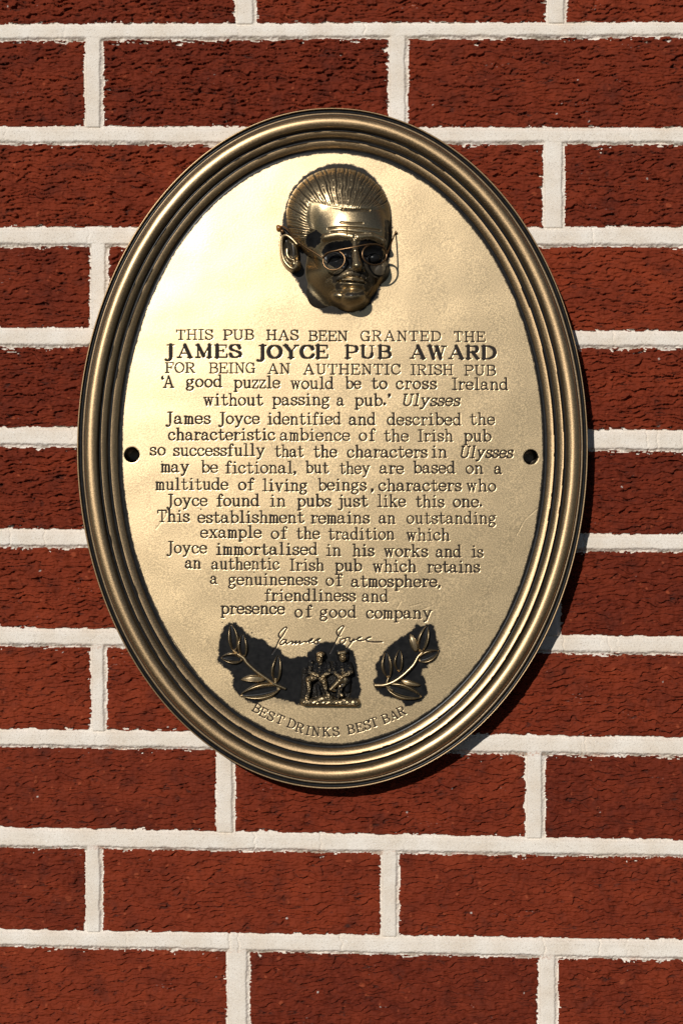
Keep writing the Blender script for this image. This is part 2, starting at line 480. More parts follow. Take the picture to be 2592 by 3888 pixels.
def add_rim():
    prof = []      # (inset mm, height mm, patina)
    def arc(c0, c1, base, crest, n=14):
        for i in range(n + 1):
            u = -1 + 2 * i / n
            prof.append(((c0 + c1) / 2 + (c1 - c0) / 2 * u, base + (crest - base) * math.sqrt(max(0, 1 - u * u)) ** .95, 0))
    def quarter(c0, c1, crest, base, n=10):
        # crest on the outer side, rounding steeply down towards the plate
        prof.append((c0 - .05, crest - 1.6, 1)); prof.append((c0 + .02, crest - .55, 1)); prof.append((c0 + .08, crest - .06, 1)); prof.append((c0 + .11, crest - .005, .8)); prof.append((c0 + .135, crest, .3))
        for i in range(n + 1):
            a0, a1 = math.radians(9), math.radians(67); a = a0 + (a1 - a0) * i / n
            prof.append((c0 + .16 + (c1 - c0 - .16) * (math.sin(a) - math.sin(a0)) / (math.sin(a1) - math.sin(a0)), base + (crest - base) * (math.cos(a) - math.cos(a1)) / (math.cos(a0) - math.cos(a1)), 0))
    prof += [(2.2, .3, 0), (.9, 12, 0), (.25, 20, 0), (.05, 21.4, 0), (.12, 21.85, 0), (.4, 22.05, 0), (.7, 22.0, 0), (.95, 21.7, .3)]
    prof += [(1.1, 20.9, 1), (1.6, 20.1, 1), (2.7, 20.3, 1), (3.2, 21.2, 1)]
    prof += [(3.35, 22.0, .6), (3.6, 22.35, .35), (4.0, 22.5, .35), (4.4, 22.3, .6)]
    prof += [(4.6, 22.3, 1), (4.85, 22.2, 1)]
    arc(5.0, 14.1, 22.6, 26.6, 24)
    prof += [(14.2, 22.0, 1), (14.9, 21.8, 1), (15.8, 22.2, 1)]
    quarter(16.0, 19.7, 25.3, 22.9)
    prof += [(19.9, 22.0, .9), (20.4, 21.5, 1), (21.9, 21.6, 1)]
    quarter(22.1, 26.4, 24.2, 22.0)
    prof += [(26.5, 21.4, .9), (27.0, 21.0, 1), (28.6, 21.0, 1), (29.0, 21.2, 1), (29.35, 21.75, 1), (29.6, 21.85, 1), (30.0, 20.6, 1)]
    n = 640
    th = np.linspace(0, 2 * math.pi, n, endpoint=False)
    ex, ez = A_OUT * np.cos(th), B_OUT * np.sin(th)
    nx, nz = np.cos(th) / A_OUT, np.sin(th) / B_OUT
    l = np.hypot(nx, nz); nx /= l; nz /= l
    V = []; A = []
    for k, (r, h, p) in enumerate(prof):
        wob = .00010 * np.sin(5 * th + k * .3) + (.00012 * noise(th * 14, np.full(n, .31 * k), 7) if k > 8 else 0)
        r_ = r / 1000 + wob
        V.append(np.stack([PC[0] + ex - nx * r_, np.full(n, -h / 1000), PC[2] + ez - nz * r_], 1) - OFF)
        A.append(np.full(n, p))
    V = np.concatenate(V); A = np.concatenate(A)
    k = np.arange(len(prof) - 1)[:, None] * n; i = np.arange(n)[None, :]; i2 = (i + 1) % n
    F = np.stack([k + i, k + i2, k + n + i2, k + n + i], -1).reshape(-1, 4)
    mesh_np('moulded_rim', V, F[:, ::-1], M_RIM, plaque, {'patina': A})

add_rim()

# ---- stroke alphabet (x-height 1, capitals 1.5). L/S = line/curve with pen contrast, l = hairline, O = ring, D = dot
G = {
 'a': 'S .12 .76 .28 .97 .5 .96 .65 .76 .66 .5;L .66 .6 .66 .15;S .66 .16 .73 .02 .9 .05;S .66 .57 .35 .54 .1 .4 .08 .18 .25 .02 .45 .05 .66 .28;D .15 .76',
 'b': 'L .15 1.55 .15 0;l -.02 1.55 .15 1.55;S .15 .68 .3 .93 .5 .99 .76 .84 .85 .5 .76 .15 .5 .01 .3 .06 .15 .32',
 'c': 'S .74 .76 .64 .94 .44 1 .18 .86 .07 .5 .18 .13 .44 0 .68 .08 .8 .25;D .72 .76',
 'd': 'S .75 .68 .6 .93 .4 .99 .15 .84 .06 .5 .15 .15 .4 .01 .6 .06 .75 .32;L .75 1.55 .75 0;l .56 1.55 .75 1.55;l .75 0 .93 0',
 'e': 'l .1 .53 .8 .53;S .8 .53 .75 .84 .45 1 .16 .86 .07 .5 .17 .13 .45 0 .68 .06 .82 .24',
 'f': 'S .7 1.4 .62 1.55 .47 1.52 .37 1.3 .36 1.1;L .36 1.2 .36 0;l .1 1 .66 1;l .12 0 .62 0;D .69 1.4',
 'g': 'O .4 .67 .29 .32;S .6 .9 .72 1.02 .86 .98;S .25 .38 .12 .26 .2 .13 .45 .1 .7 .02 .77 -.2 .6 -.42 .4 -.46 .15 -.39 .06 -.22 .18 -.04 .32 .08',
 'h': 'L .15 1.55 .15 0;l -.02 1.55 .15 1.55;S .15 .68 .33 .94 .54 .98 .69 .78 .7 .5;L .7 .6 .7 0;l -.02 0 .32 0;l .53 0 .88 0',
 'i': 'L .3 1 .3 0;l .07 1 .3 1;l .03 0 .57 0;D .28 1.42',
 'j': 'L .35 1 .35 -.15;S .35 -.1 .29 -.4 .12 -.46 -.02 -.38;l .12 1 .35 1;D .33 1.42',
 'k': 'L .15 1.55 .15 0;l -.02 1.55 .15 1.55;l -.02 0 .34 0;l .7 1 .2 .4;L .36 .6 .76 0;l .5 1 .86 1;l .56 0 .92 0',
 'l': 'L .3 1.55 .3 0;l .07 1.55 .3 1.55;l .03 0 .57 0',
 'm': 'L .12 1 .12 0;l -.02 1 .12 1;S .12 .72 .24 .95 .38 .95 .47 .78 .48 .5;L .48 .6 .48 0;S .48 .72 .6 .95 .75 .95 .84 .78 .85 .5;L .85 .6 .85 0;l -.02 0 .24 0;l .38 0 .58 0;l .74 0 .98 0',
 'n': 'L .15 1 .15 0;l -.02 1 .15 1;S .15 .68 .33 .94 .54 .98 .69 .78 .7 .5;L .7 .6 .7 0;l -.02 0 .32 0;l .53 0 .88 0',
 'o': 'O .45 .5 .38 .5',
 'p': 'L .15 1 .15 -.48;l -.02 1 .15 1;l -.03 -.48 .36 -.48;S .15 .68 .3 .93 .5 .99 .76 .84 .85 .5 .76 .15 .5 .01 .3 .06 .15 .32',
 'r': 'L .2 1 .2 0;l .02 1 .2 1;l .02 0 .48 0;S .2 .6 .35 .88 .52 .98 .68 .9;D .67 .86',
 's': 'S .68 .76 .55 .97 .36 1 .15 .88 .14 .68 .35 .55 .58 .45 .71 .29 .62 .06 .38 0 .2 .05 .09 .26;l .69 .7 .69 .98;l .08 .02 .08 .3',
 't': 'L .3 1.36 .3 .2;S .3 .3 .35 .05 .5 .01 .68 .1 .73 .22;l .04 1 .66 1',
 'u': 'L .15 1 .15 .4;S .15 .45 .19 .1 .38 .01 .56 .08 .7 .32;L .7 1 .7 0;l -.02 1 .15 1;l .52 1 .7 1;l .7 0 .88 0',
 'v': 'L .1 1 .42 0;l .42 0 .74 1;l -.04 1 .26 1;l .58 1 .88 1',
 'w': 'L .08 1 .28 0;l .28 0 .5 .92;L .5 .92 .72 0;l .72 0 .92 1;l -.06 1 .22 1;l .78 1 1.06 1;l .38 1 .6 1',
 'x': 'L .12 1 .74 0;l .7 1 .12 0;l -.02 1 .27 1;l .56 1 .86 1;l -.04 0 .27 0;l .56 0 .88 0',
 'y': 'L .1 1 .44 .06;S .8 1 .45 .06 .3 -.34 .12 -.44;D .1 -.4;l -.04 1 .26 1;l .62 1 .92 1',
 'z': 'l .1 .74 .1 1;l .1 1 .72 1;L .72 1 .1 0;l .1 0 .74 0;l .74 0 .74 .26',
 'A': 'l .1 0 .56 1.5;L .56 1.5 1.02 0;l .27 .5 .85 .5;l -.06 0 .28 0;l .8 0 1.18 0',
 'B': 'L .16 0 .16 1.5;l -.02 0 .16 0;l -.02 1.5 .16 1.5;S .16 1.5 .55 1.5 .8 1.4 .86 1.16 .78 .92 .52 .8 .16 .8;S .52 .8 .85 .7 .95 .4 .86 .12 .58 0 .16 0',
 'C': 'S 1.02 1.1 .9 1.38 .6 1.5 .26 1.33 .1 .75 .26 .17 .6 0 .9 .1 1.06 .36;l 1.03 1.02 1.03 1.48',
 'D': 'L .16 0 .16 1.5;l -.02 0 .16 0;l -.02 1.5 .16 1.5;S .16 1.5 .6 1.48 .95 1.2 1.05 .75 .95 .3 .6 .02 .16 0',
 'E': 'L .16 0 .16 1.5;l -.02 0 .95 0;l -.02 1.5 .9 1.5;l .16 .78 .66 .78;l .9 1.5 .9 1.16;l .95 0 .95 .38;l .66 .62 .66 .94',
 'F': 'L .16 0 .16 1.5;l -.02 0 .4 0;l -.02 1.5 .9 1.5;l .16 .76 .66 .76;l .9 1.5 .9 1.14;l .66 .6 .66 .92',
 'G': 'S 1.0 1.1 .88 1.38 .58 1.5 .26 1.33 .1 .75 .26 .17 .58 0 .85 .08 .98 .3;L .98 .62 .98 0;l .72 .62 1.14 .62;l 1.0 1.02 1.0 1.48',
 'H': 'L .16 0 .16 1.5;L .92 0 .92 1.5;l .16 .78 .92 .78;l -.03 0 .36 0;l -.03 1.5 .36 1.5;l .72 0 1.11 0;l .72 1.5 1.11 1.5',
 'I': 'L .3 0 .3 1.5;l .03 0 .57 0;l .03 1.5 .57 1.5',
 'J': 'L .48 1.5 .48 .1;S .48 .15 .44 -.2 .25 -.38 .05 -.3;l .22 1.5 .74 1.5;D .08 -.27',
 'K': 'L .16 0 .16 1.5;l -.03 0 .36 0;l -.03 1.5 .36 1.5;l .9 1.5 .2 .62;L .42 .88 .95 0;l .68 1.5 1.08 1.5;l .74 0 1.12 0',
 'M': 'l .16 0 .16 1.5;L .16 1.5 .62 .15;l .62 .15 1.08 1.5;L 1.08 1.5 1.08 0;l -.03 0 .36 0;l -.03 1.5 .16 1.5;l .88 0 1.27 0;l 1.08 1.5 1.27 1.5',
 'N': 'l .16 0 .16 1.5;L .16 1.5 .92 0;l .92 0 .92 1.5;l -.03 0 .36 0;l -.03 1.5 .18 1.5;l .72 1.5 1.11 1.5',
 'O': 'O .6 .75 .5 .75',
 'P': 'L .16 0 .16 1.5;l -.03 0 .42 0;l -.03 1.5 .16 1.5;S .16 1.5 .55 1.5 .85 1.38 .92 1.08 .84 .8 .55 .68 .16 .68',
 'R': 'L .16 0 .16 1.5;l -.03 0 .38 0;l -.03 1.5 .16 1.5;S .16 1.5 .55 1.5 .82 1.4 .88 1.13 .8 .86 .55 .76 .16 .76;L .52 .76 .9 0;l .9 0 1.08 0',
 'S': 'S .86 1.12 .74 1.42 .48 1.5 .2 1.4 .12 1.12 .28 .88 .62 .72 .88 .5 .86 .16 .54 0 .24 .08 .1 .38;l .88 1.04 .88 1.48;l .08 .02 .08 .44',
 'T': 'L .52 0 .52 1.5;l .28 0 .76 0;l .02 1.5 1.02 1.5;l .02 1.5 .02 1.12;l 1.02 1.5 1.02 1.12',
 'U': 'L .16 1.5 .16 .5;S .16 .55 .2 .18 .52 0 .84 .18 .9 .55;l .9 .5 .9 1.5;l -.03 1.5 .36 1.5;l .72 1.5 1.09 1.5',
 'W': 'L .08 1.5 .38 0;l .38 0 .66 1.4;L .66 1.4 .96 0;l .96 0 1.26 1.5;l -.1 1.5 .26 1.5;l 1.06 1.5 1.44 1.5;l .5 1.5 .8 1.5',
 'Y': 'L .1 1.5 .54 .7;l .98 1.5 .54 .7;L .54 .7 .54 0;l -.08 1.5 .28 1.5;l .8 1.5 1.16 1.5;l .32 0 .76 0',
 ',': 'D .12 .1 1.5;S .14 .12 .16 -.05 .02 -.2',
 '.': 'D .12 .1 1.5',
 '(': 'D .18 1.25 1.5;S .14 1.25 .1 1.42 .24 1.55',
 ')': 'D .12 1.42 1.5;S .16 1.42 .18 1.25 .04 1.12',
}
def glyph_paths(ch):
    out = []
    for st in G[ch].split(';'):
        f = st.split(); kind = f[0]; v = [float(x) for x in f[1:]]
        if kind == 'D': out.append(('D', np.array([v[:2]]), v[2] if len(v) > 2 else 1.12)); continue
        if kind == 'O':
            a = np.linspace(0, 2 * math.pi, 33)
            out.append(('S', np.stack([v[0] + v[2] * np.cos(a), v[1] + v[3] * np.sin(a)], 1), 1)); continue
        p = np.array(v).reshape(-1, 2)
        out.append((kind, catmull(p, 6) if kind == 'S' else p, 1))
    return out
GP = {c: glyph_paths(c) for c in G}
GB = {c: (min(p[:, 0].min() for _, p, _ in GP[c]), max(p[:, 0].max() for _, p, _ in GP[c])) for c in G}

# line: (x-height px, thick, thin, [(word, x0, x1, baseline)...]);  thick/thin are pen widths in x-heights
R_ = (28.5, .208, .142)
TEXT = [
 ((24.4, .205, .155), [('THIS', 670, 810, 1290), ('PUB', 848, 965, 1290.5), ('HAS', 1012, 1134, 1292), ('BEEN', 1172, 1321, 1295), ('GRANTED', 1369, 1673, 1295), ('THE', 1721, 1842, 1297)]),
 ((31.0, .42, .16), [('JAMES', 627, 916, 1358), ('JOYCE', 976, 1247, 1360), ('PUB', 1308, 1483, 1360.5), ('AWARD', 1554, 1880, 1362)]),
 ((24.6, .205, .155), [('FOR', 628, 744, 1415.5), ('BEING', 795, 971, 1417), ('AN', 1016, 1103, 1419.5), ('AUTHENTIC', 1151, 1520, 1421.7), ('IRISH', 1558, 1720, 1423.5), ('PUB', 1761, 1881, 1425)]),
 (R_, [('(', 614, 627, 1474), ('A', 620, 663, 1472), ('good', 708, 846, 1470), ('puzzle', 888, 1065, 1474), ('would', 1103, 1268, 1477), ('be', 1311, 1371, 1476.6), ('to', 1409, 1470, 1476.6), ('cross', 1503, 1657, 1477.5), ('Ireland', 1714, 1929, 1480)]),
 (R_, [('without', 773, 1000, 1540), ('passing', 1034, 1253, 1539), ('a', 1279, 1308, 1541), ('pub', 1346, 1452, 1541), ('.', 1457, 1468, 1538), (')', 1473, 1488, 1541), ('/Ulysses', 1523, 1751, 1541)]),
 (R_, [('James', 631, 801, 1609.5), ('Joyce', 831, 987, 1610), ('identified', 1016, 1296, 1612), ('and', 1325, 1427, 1613.5), ('described', 1469, 1752, 1614), ('the', 1782, 1878, 1612.6)]),
 (R_, [('characteristic', 640, 1046, 1671.5), ('ambience', 1064, 1329, 1673), ('of', 1363, 1425, 1674), ('the', 1456, 1551, 1676), ('Irish', 1585, 1720, 1676), ('pub', 1759, 1864, 1676)]),
 (R_, [('so', 570, 630, 1728.5), ('successfully', 659, 1008, 1731), ('that', 1044, 1154, 1735), ('the', 1190, 1280, 1736), ('characters', 1318, 1622, 1737), ('in', 1637, 1697, 1737), ('/Ulysses', 1741, 1952, 1738)]),
 (R_, [('may', 612, 721, 1793), ('be', 765, 829, 1794.5), ('fictional', 856, 1113, 1797), (',', 1115, 1128, 1797), ('but', 1160, 1249, 1797), ('they', 1288, 1406, 1799), ('are', 1441, 1533, 1798), ('based', 1568, 1728, 1797), ('on', 1767, 1835, 1798), ('a', 1875, 1906, 1799)]),
 (R_, [('multitude', 591, 868, 1860), ('of', 906, 966, 1861), ('living', 997, 1168, 1864), ('beings', 1207, 1391, 1862), (',', 1408, 1423, 1864), ('characters', 1437, 1751, 1864), ('who', 1769, 1882, 1865)]),
 (R_, [('Joyce', 634, 789, 1921), ('found', 823, 987, 1922), ('in', 1025, 1086, 1923), ('pubs', 1128, 1257, 1923), ('just', 1283, 1397, 1923), ('like', 1431, 1540, 1923.6), ('this', 1576, 1686, 1925), ('one', 1719, 1817, 1925), ('.', 1822, 1833, 1923)]),
 (R_, [('This', 598, 721, 1981), ('establishment', 752, 1156, 1985), ('remains', 1180, 1403, 1987), ('an', 1438, 1502, 1987), ('outstanding', 1543, 1883, 1987.7)]),
 (R_, [('example', 762, 994, 2042), ('of', 1030, 1091, 2045), ('the', 1125, 1215, 2045.7), ('tradition', 1245, 1498, 2048), ('which', 1541, 1708, 2051.5)]),
 (R_, [('Joyce', 634, 787, 2100.6), ('immortalised', 821, 1207, 2106), ('in', 1238, 1296, 2109.5), ('his', 1338, 1421, 2111), ('works', 1456, 1624, 2113), ('and', 1654, 1751, 2115), ('is', 1788, 1834, 2116)]),
 (R_, [('an', 704, 765, 2157.8), ('authentic', 804, 1062, 2161.8), ('Irish', 1100, 1232, 2166), ('pub', 1271, 1374, 2167.6), ('which', 1414, 1581, 2170.7), ('retains', 1621, 1821, 2173)]),
 (R_, [('a', 799, 828, 2217), ('genuineness', 868, 1205, 2221), ('of', 1237, 1300, 2224), ('atmosphere', 1333, 1659, 2227.8), (',', 1662, 1676, 2228)]),
 (R_, [('friendliness', 1005, 1350, 2281.5), ('and', 1374, 1474, 2284.6)]),
 (R_, [('presence', 838, 1082, 2331), ('of', 1119, 1185, 2342.6), ('good', 1214, 1354, 2344), ('company', 1390, 1640, 2347.5)]),
]
ARCTXT = [('B', 85, 118), ('E', 147, 157), ('S', 212, 190), ('T', 294, 219), ('D', 398, 258), ('R', 473, 295), ('I', 545, 318), ('N', 616, 327), ('K', 713, 330), ('S', 797, 327),
          ('B', 931, 308), ('E', 1008, 290), ('S', 1076, 270), ('T', 1138, 245), ('B', 1243, 212), ('A', 1318, 182), ('R', 1385, 145)]
SIG = [
 [(75, 440), (125, 365), (165, 275), (205, 222), (245, 155), (265, 112), (235, 112), (182, 165), (160, 210), (178, 238)],
 [(250, 262), (212, 268), (178, 308), (192, 326), (226, 314), (262, 268), (252, 300), (270, 314), (322, 284), (340, 290), (328, 320), (385, 282), (372, 318), (432, 282), (424, 316), (485, 288), (520, 292), (560, 262), (590, 248), (580, 270), (548, 288), (562, 306), (610, 292), (650, 258), (685, 250), (652, 276), (664, 300), (636, 318), (612, 302)],
 [(805, 430), (850, 350), (905, 242), (945, 170), (985, 98), (960, 92), (905, 142), (895, 182), (915, 214), (945, 220)],
 [(1000, 248), (955, 262), (936, 300), (962, 318), (1000, 288), (1008, 252), (1024, 236), (1060, 242), (1056, 274), (1076, 286), (1112, 254), (1080, 302), (1018, 388)],
 [(1078, 290), (1120, 270), (1160, 252), (1205, 230), (1166, 240), (1158, 270), (1200, 276), (1258, 264), (1300, 240), (1328, 232), (1290, 236), (1266, 260), (1296, 286), (1380, 292), (1475, 290)],
]

PAT_LEFT = [(853, 2374), (876, 2366), (896, 2364), (914, 2377), (938, 2406), (956, 2421), (996, 2426), (1023, 2450), (1034, 2455), (1059, 2459), (1074, 2482), (1090, 2493), (1102, 2499),
            (1138, 2493), (1163, 2491), (1176, 2472), (1199, 2453), (1215, 2441), (1241, 2436), (1260, 2436), (1280, 2446), (1300, 2440), (1318, 2459), (1330, 2464), (1347, 2485), (1352, 2514), (1358, 2545), (1362, 2583), (1372, 2621), (1366, 2640), (1356, 2660), (1300, 2672),
            (1140, 2677), (1134, 2674), (1090, 2660), (1023, 2647), (990, 2665), (970, 2671), (934, 2660), (907, 2638), (889, 2618), (882, 2593), (889, 2573), (876, 2551), (853, 2537), (844, 2520), (824, 2513), (831, 2475), (831, 2439), (842, 2401)]
PAT_RIGHT = [(1380 + x / 4.48, 2350 + y / 4.48) for x, y in [(900, 85), (990, 125), (1150, 80), (1220, 200), (1270, 430), (1290, 560), (1230, 680), (1080, 780), (1080, 840), (1000, 850), (980, 960), (1050, 1010), (1060, 1160), (1085, 1250), (1000, 1390), (850, 1450), (720, 1490), (640, 1400), (460, 1330), (330, 1310), (210, 1200), (160, 1110), (180, 1040), (230, 960), (200, 800), (250, 690), (370, 520), (500, 400), (640, 300), (720, 270), (780, 210), (880, 140)]]
PAT_HEAD = [(950 + x / 2.24, 580 + y / 2.24) for x, y in [(275, 590), (310, 420), (360, 310), (450, 200), (570, 130), (700, 95), (840, 98), (970, 140), (1060, 220), (1130, 320), (1180, 460), (1210, 640), (1180, 930), (1120, 1080), (1080, 1240), (960, 1340), (760, 1380), (620, 1365), (540, 1290), (450, 1190), (390, 1080), (335, 1010), (270, 930), (248, 760), (262, 690)]]
SPECKS = [(845, 2363, 3), (957, 2402, 3.4), (1023, 2425, 3), (615, 1753, 3), (763, 1934, 3.5), (1067, 2072, 4), (1685, 1267, 2.4), (1747, 1510, 2.2), (1672, 1871, 2.5), (965, 2173, 2.4), (1532, 1996, 1.6), (626, 2380, 4), (624, 2384, 3), (1275, 2369, 1.8)]
HOLES = [(501.6, 1727, 29.6), (2013.6, 1735.3, 29.0)]

def make_plate():
    FP = K * (1 - H_PLATE / CAM_D) * 1000                # mm per photo pixel on the plate
    CELL = .28
    ap, bp = A_OUT * 1000 - INSET * 1000, B_OUT * 1000 - INSET * 1000
    cx, cz = PC[0] * 1000, PC[2] * 1000
    xs = np.arange(cx - ap - 1, cx + ap + 1, CELL, dtype=np.float32)
    zs = np.arange(cz - bp - 1, cz + bp + 1, CELL, dtype=np.float32)
    X, Z = np.meshgrid(xs, zs)
    D = np.full(X.shape, 1.2, np.float32); LID = np.full(X.shape, -1, np.int16)
    def tomm(px, py): return (px - 1296) * FP, (1944 - py) * FP
    def seg(ax, ay, bx, by, r, lid):
        pad = r + .9
        i0 = int((min(ax, bx) - pad - xs[0]) / CELL); i1 = int((max(ax, bx) + pad - xs[0]) / CELL) + 2
        j0 = int((min(ay, by) - pad - zs[0]) / CELL); j1 = int((max(ay, by) + pad - zs[0]) / CELL) + 2
        xx = xs[i0:i1][None, :] - ax; zz = zs[j0:j1][:, None] - ay
        ex, ey = bx - ax, by - ay
        t = np.clip((xx * ex + zz * ey) / (ex * ex + ey * ey + 1e-12), 0, 1)
        d = np.hypot(xx - t * ex, zz - t * ey) - r
        w_ = D[j0:j1, i0:i1]; m = d < w_
        w_[m] = d[m]; LID[j0:j1, i0:i1][m] = lid
    rs = np.random.RandomState(11)
    def put(ch, fx, fy, pen, lid, unit):
        thick, thin = pen
        for kind, p, dw in GP[ch]:
            q = np.array([[fx(x, y), fy(x, y)] for x, y in p])
            if kind == 'D':
                seg(q[0][0], q[0][1], q[0][0], q[0][1], unit * (thick * .5 if thick < .3 else .1) * dw * 1.15, lid); continue
            for a, b_, pa, pb in zip(q[:-1], q[1:], p[:-1], p[1:]):
                dd = pb - pa; l = math.hypot(*dd) + 1e-9
                v = abs(dd[1]) / l
                if kind == 'l': wd = thin
                else: wd = thin + (thick - thin) * (v ** 1.5)
                seg(a[0], a[1], b_[0], b_[1], unit * wd / 2, lid)
    for li, ((xh, thick, thin), words) in enumerate(TEXT):
        for word, x0, x1, base in words:
            it = word.startswith('/'); word = word.lstrip('/')
            # natural layout then stretched to the measured span
            gaps = .20 if thick < .3 else .16
            pos = []; pen = 0
            for ch in word:
                lo, hi = GB[ch]; pos.append(pen - lo); pen += hi - lo + gaps
            tot = pen - gaps
            span = (x1 - x0) / xh
            k = (span - .16) / max(tot, .1)
            if it: k = (span - .42) / tot
            kk = min(max(k, .80), 1.5 if thick > .3 else (1.32 if word.isupper() and xh < 26 else 1.18))
            extra = ((span - .16 - (.26 if it else 0)) - tot * kk) / max(1, len(word) - 1) if len(word) > 1 else 0
            if len(word) == 1: kk = min(k, 1.3) if word not in ',.()' else 1.0
            boost = (1 + rs.uniform(-.05, .14)) * (1.14 if it else 1)
            for n_, ch in enumerate(word):
                ox = .08 + pos[n_] * kk + n_ * extra; dy = rs.uniform(-.02, .02)
                sl = .20 if it else 0
                fx = lambda x, y, ox=ox: (x0 + xh * (ox + x * kk + sl * y) - 1296) * FP
                fy = lambda x, y: (1944 - base + xh * (y + dy)) * FP
                bb = boost * (1.12 if ch == 'm' else 1)
                put(ch, fx, fy, (thick * bb, thin * bb), li, xh * FP)
    cs = [(940 + x / 2.3757, 2640 + y / 2.3757) for _, x, y in ARCTXT]
    for n_, ((ch, _, _), (px, py)) in enumerate(zip(ARCTXT, cs)):
        a_, b_ = cs[max(0, n_ - 2)], cs[min(len(cs) - 1, n_ + 2)]
        ang = -math.atan2(b_[1] - a_[1], b_[0] - a_[0])
        lo, hi = GB[ch]; u = 22.0
        kx = 1.0 if ch == 'A' else 1.2
        ca, sa = math.cos(ang), math.sin(ang); mx, mz = tomm(px, py)
        fx = lambda x, y: mx + FP * u * ((x - (lo + hi) / 2) * kx * ca - (y - .75) * sa)
        fy = lambda x, y: mz + FP * u * ((x - (lo + hi) / 2) * kx * sa + (y - .75) * ca)
        put(ch, fx, fy, (.235, .165), len(TEXT), u * FP)
    for st in SIG:
        p = catmull([(1010 + x / 3.336, 2350 + y / 3.336) for x, y in st], 5)
        for a_, b_ in zip(p[:-1], p[1:]):
            seg(*tomm(*a_), *tomm(*b_), .42, len(TEXT) + 1)
    # --- surface: slight pillow, soft dents, engraving
    q = ((X - cx) / ap) ** 2 + ((Z - cz) / bp) ** 2
    h = 2.6 * (1 - q)
    h = h + .17 * noise(X / 33, Z / 28, 201) + .026 * noise(X / 13, Z / 13, 202) + .006 * noise(X / 1.4, Z / 1.4, 203)
    h -= .22 * sstep(.12, -.24, D)
    # --- a few hairline scratches in the paint
    for pts in ([(655, 1915), (628, 1965), (592, 2010)], [(2040, 1930), (1992, 1972), (1958, 2035)], [(1505, 2310), (1520, 2285)], [(1555, 2302), (1600, 2290)], [(1592, 2318), (1640, 2299)], [(752, 1930), (768, 1938)]):
        pm = [tomm(*p) for p in pts]; pa = np.array(pm)
        i0, i1 = np.searchsorted(xs, [pa[:, 0].min() - 2, pa[:, 0].max() + 2]); j0, j1 = np.searchsorted(zs, [pa[:, 1].min() - 2, pa[:, 1].max() + 2])
        h[j0:j1, i0:i1] -= .045 * np.exp(-((line_dist(X[j0:j1, i0:i1], Z[j0:j1, i0:i1], pm) + .3 * noise(X[j0:j1, i0:i1] / 3, Z[j0:j1, i0:i1] / 3, 221)) / .35) ** 2)
    # --- black antique patina patches
    pat = np.zeros(X.shape, np.float32)
    rag = .75 * noise(X / 3.2, Z / 3.2, 211) + .55 * noise(X / 1.0, Z / 1.0, 212) + .3 * noise(X / .6, Z / .6, 213)
    for poly, k, wgt in ((PAT_LEFT, 1.0, 1), (PAT_RIGHT, 1.0, 1), (PAT_HEAD, .8, .98)):
        pm = np.array([tomm(*p) for p in poly])
        i0 = max(0, int((pm[:, 0].min() - 4 - xs[0]) / CELL)); i1 = int((pm[:, 0].max() + 4 - xs[0]) / CELL)
        j0 = max(0, int((pm[:, 1].min() - 4 - zs[0]) / CELL)); j1 = int((pm[:, 1].max() + 4 - zs[0]) / CELL)
        d = poly_sdf(X[j0:j1, i0:i1], Z[j0:j1, i0:i1], pm) + k * rag[j0:j1, i0:i1]
        pat[j0:j1, i0:i1] = np.maximum(pat[j0:j1, i0:i1], wgt * sstep(.65, -.35, d))
    # smudge under the laurel on the left
    sx_, sz_ = tomm(1075, 2662)
    g = np.exp(-((X - sx_ + .5 * (Z - sz_)) / 10) ** 2 - ((Z - sz_) / 2.2) ** 2) * (.6 + .6 * noise(X / 3, Z / .8, 214))
    pat = np.maximum(pat, np.clip(g * .55, 0, .6))
    edge = (1 - np.sqrt(q)) * ap                          # rough mm from the rim
    pat = np.maximum(pat, .95 * sstep(.55, .0, edge + .45 * rag - .15 - .35 * noise(X / 20, Z / 20, 215)))
    for px, py, r in SPECKS:
        mx, mz = tomm(px, py)
        pat = np.maximum(pat, .9 * sstep(1.1, .7, np.hypot(X - mx, Z - mz) / (r * FP)))
    # --- snap grid points to the outline of the letters and of the holes
    THR = -.06
    gz, gx = np.gradient(D, CELL)
    near = np.abs(D - THR) < .62 * CELL
    gl = np.hypot(gx, gz) + 1e-6
    mv = np.where(near & (gl > .5), np.clip(D - THR, -.5 * CELL, .5 * CELL), 0)
    Xs = X - mv * gx / gl; Zs = Z - mv * gz / gl
    hole = np.full(X.shape, 9.0, np.float32)
    for px, py, r in HOLES:
        mx, mz = tomm(px, py)
        dx, dz = X - mx, Z - mz; dd = np.hypot(dx, dz) + 1e-6; s = dd - r * FP
        hole = np.minimum(hole, s)
        nr = np.abs(s) < .6 * CELL
        Xs = np.where(nr, X - s * dx / dd, Xs); Zs = np.where(nr, Z - s * dz / dd, Zs)
        h = np.where(np.abs(s) < .5, h - .12 * sstep(.35, 0, np.abs(s)), h)
    P = np.stack([Xs / 1000, -(H_PLATE + h / 1000), Zs / 1000], -1) - OFF.astype(np.float32)
    f4 = lambda a: (a[:-1, :-1] + a[1:, :-1] + a[:-1, 1:] + a[1:, 1:]) / 4
    Dm = np.where(near, THR + (D - THR) * .0, D)          # snapped points lie on the outline
    inside = (f4(q) < 1.004) & (f4(hole) > 0)
    letter = f4(D) < THR
    grid_part('inscribed_plate', P, inside & ~letter, M_PLATE, plaque, {'patina': pat})
    lid4 = np.maximum(np.maximum(LID[:-1, :-1], LID[1:, :-1]), np.maximum(LID[:-1, 1:], LID[1:, 1:]))
    for li in range(len(TEXT) + 2):
        m = inside & letter & (lid4 == li)
        nm = 'engraved_line' if li < len(TEXT) else ('curved_motto' if li == len(TEXT) else 'engraved_signature')
        grid_part(nm, P, m, M_INK, plaque)
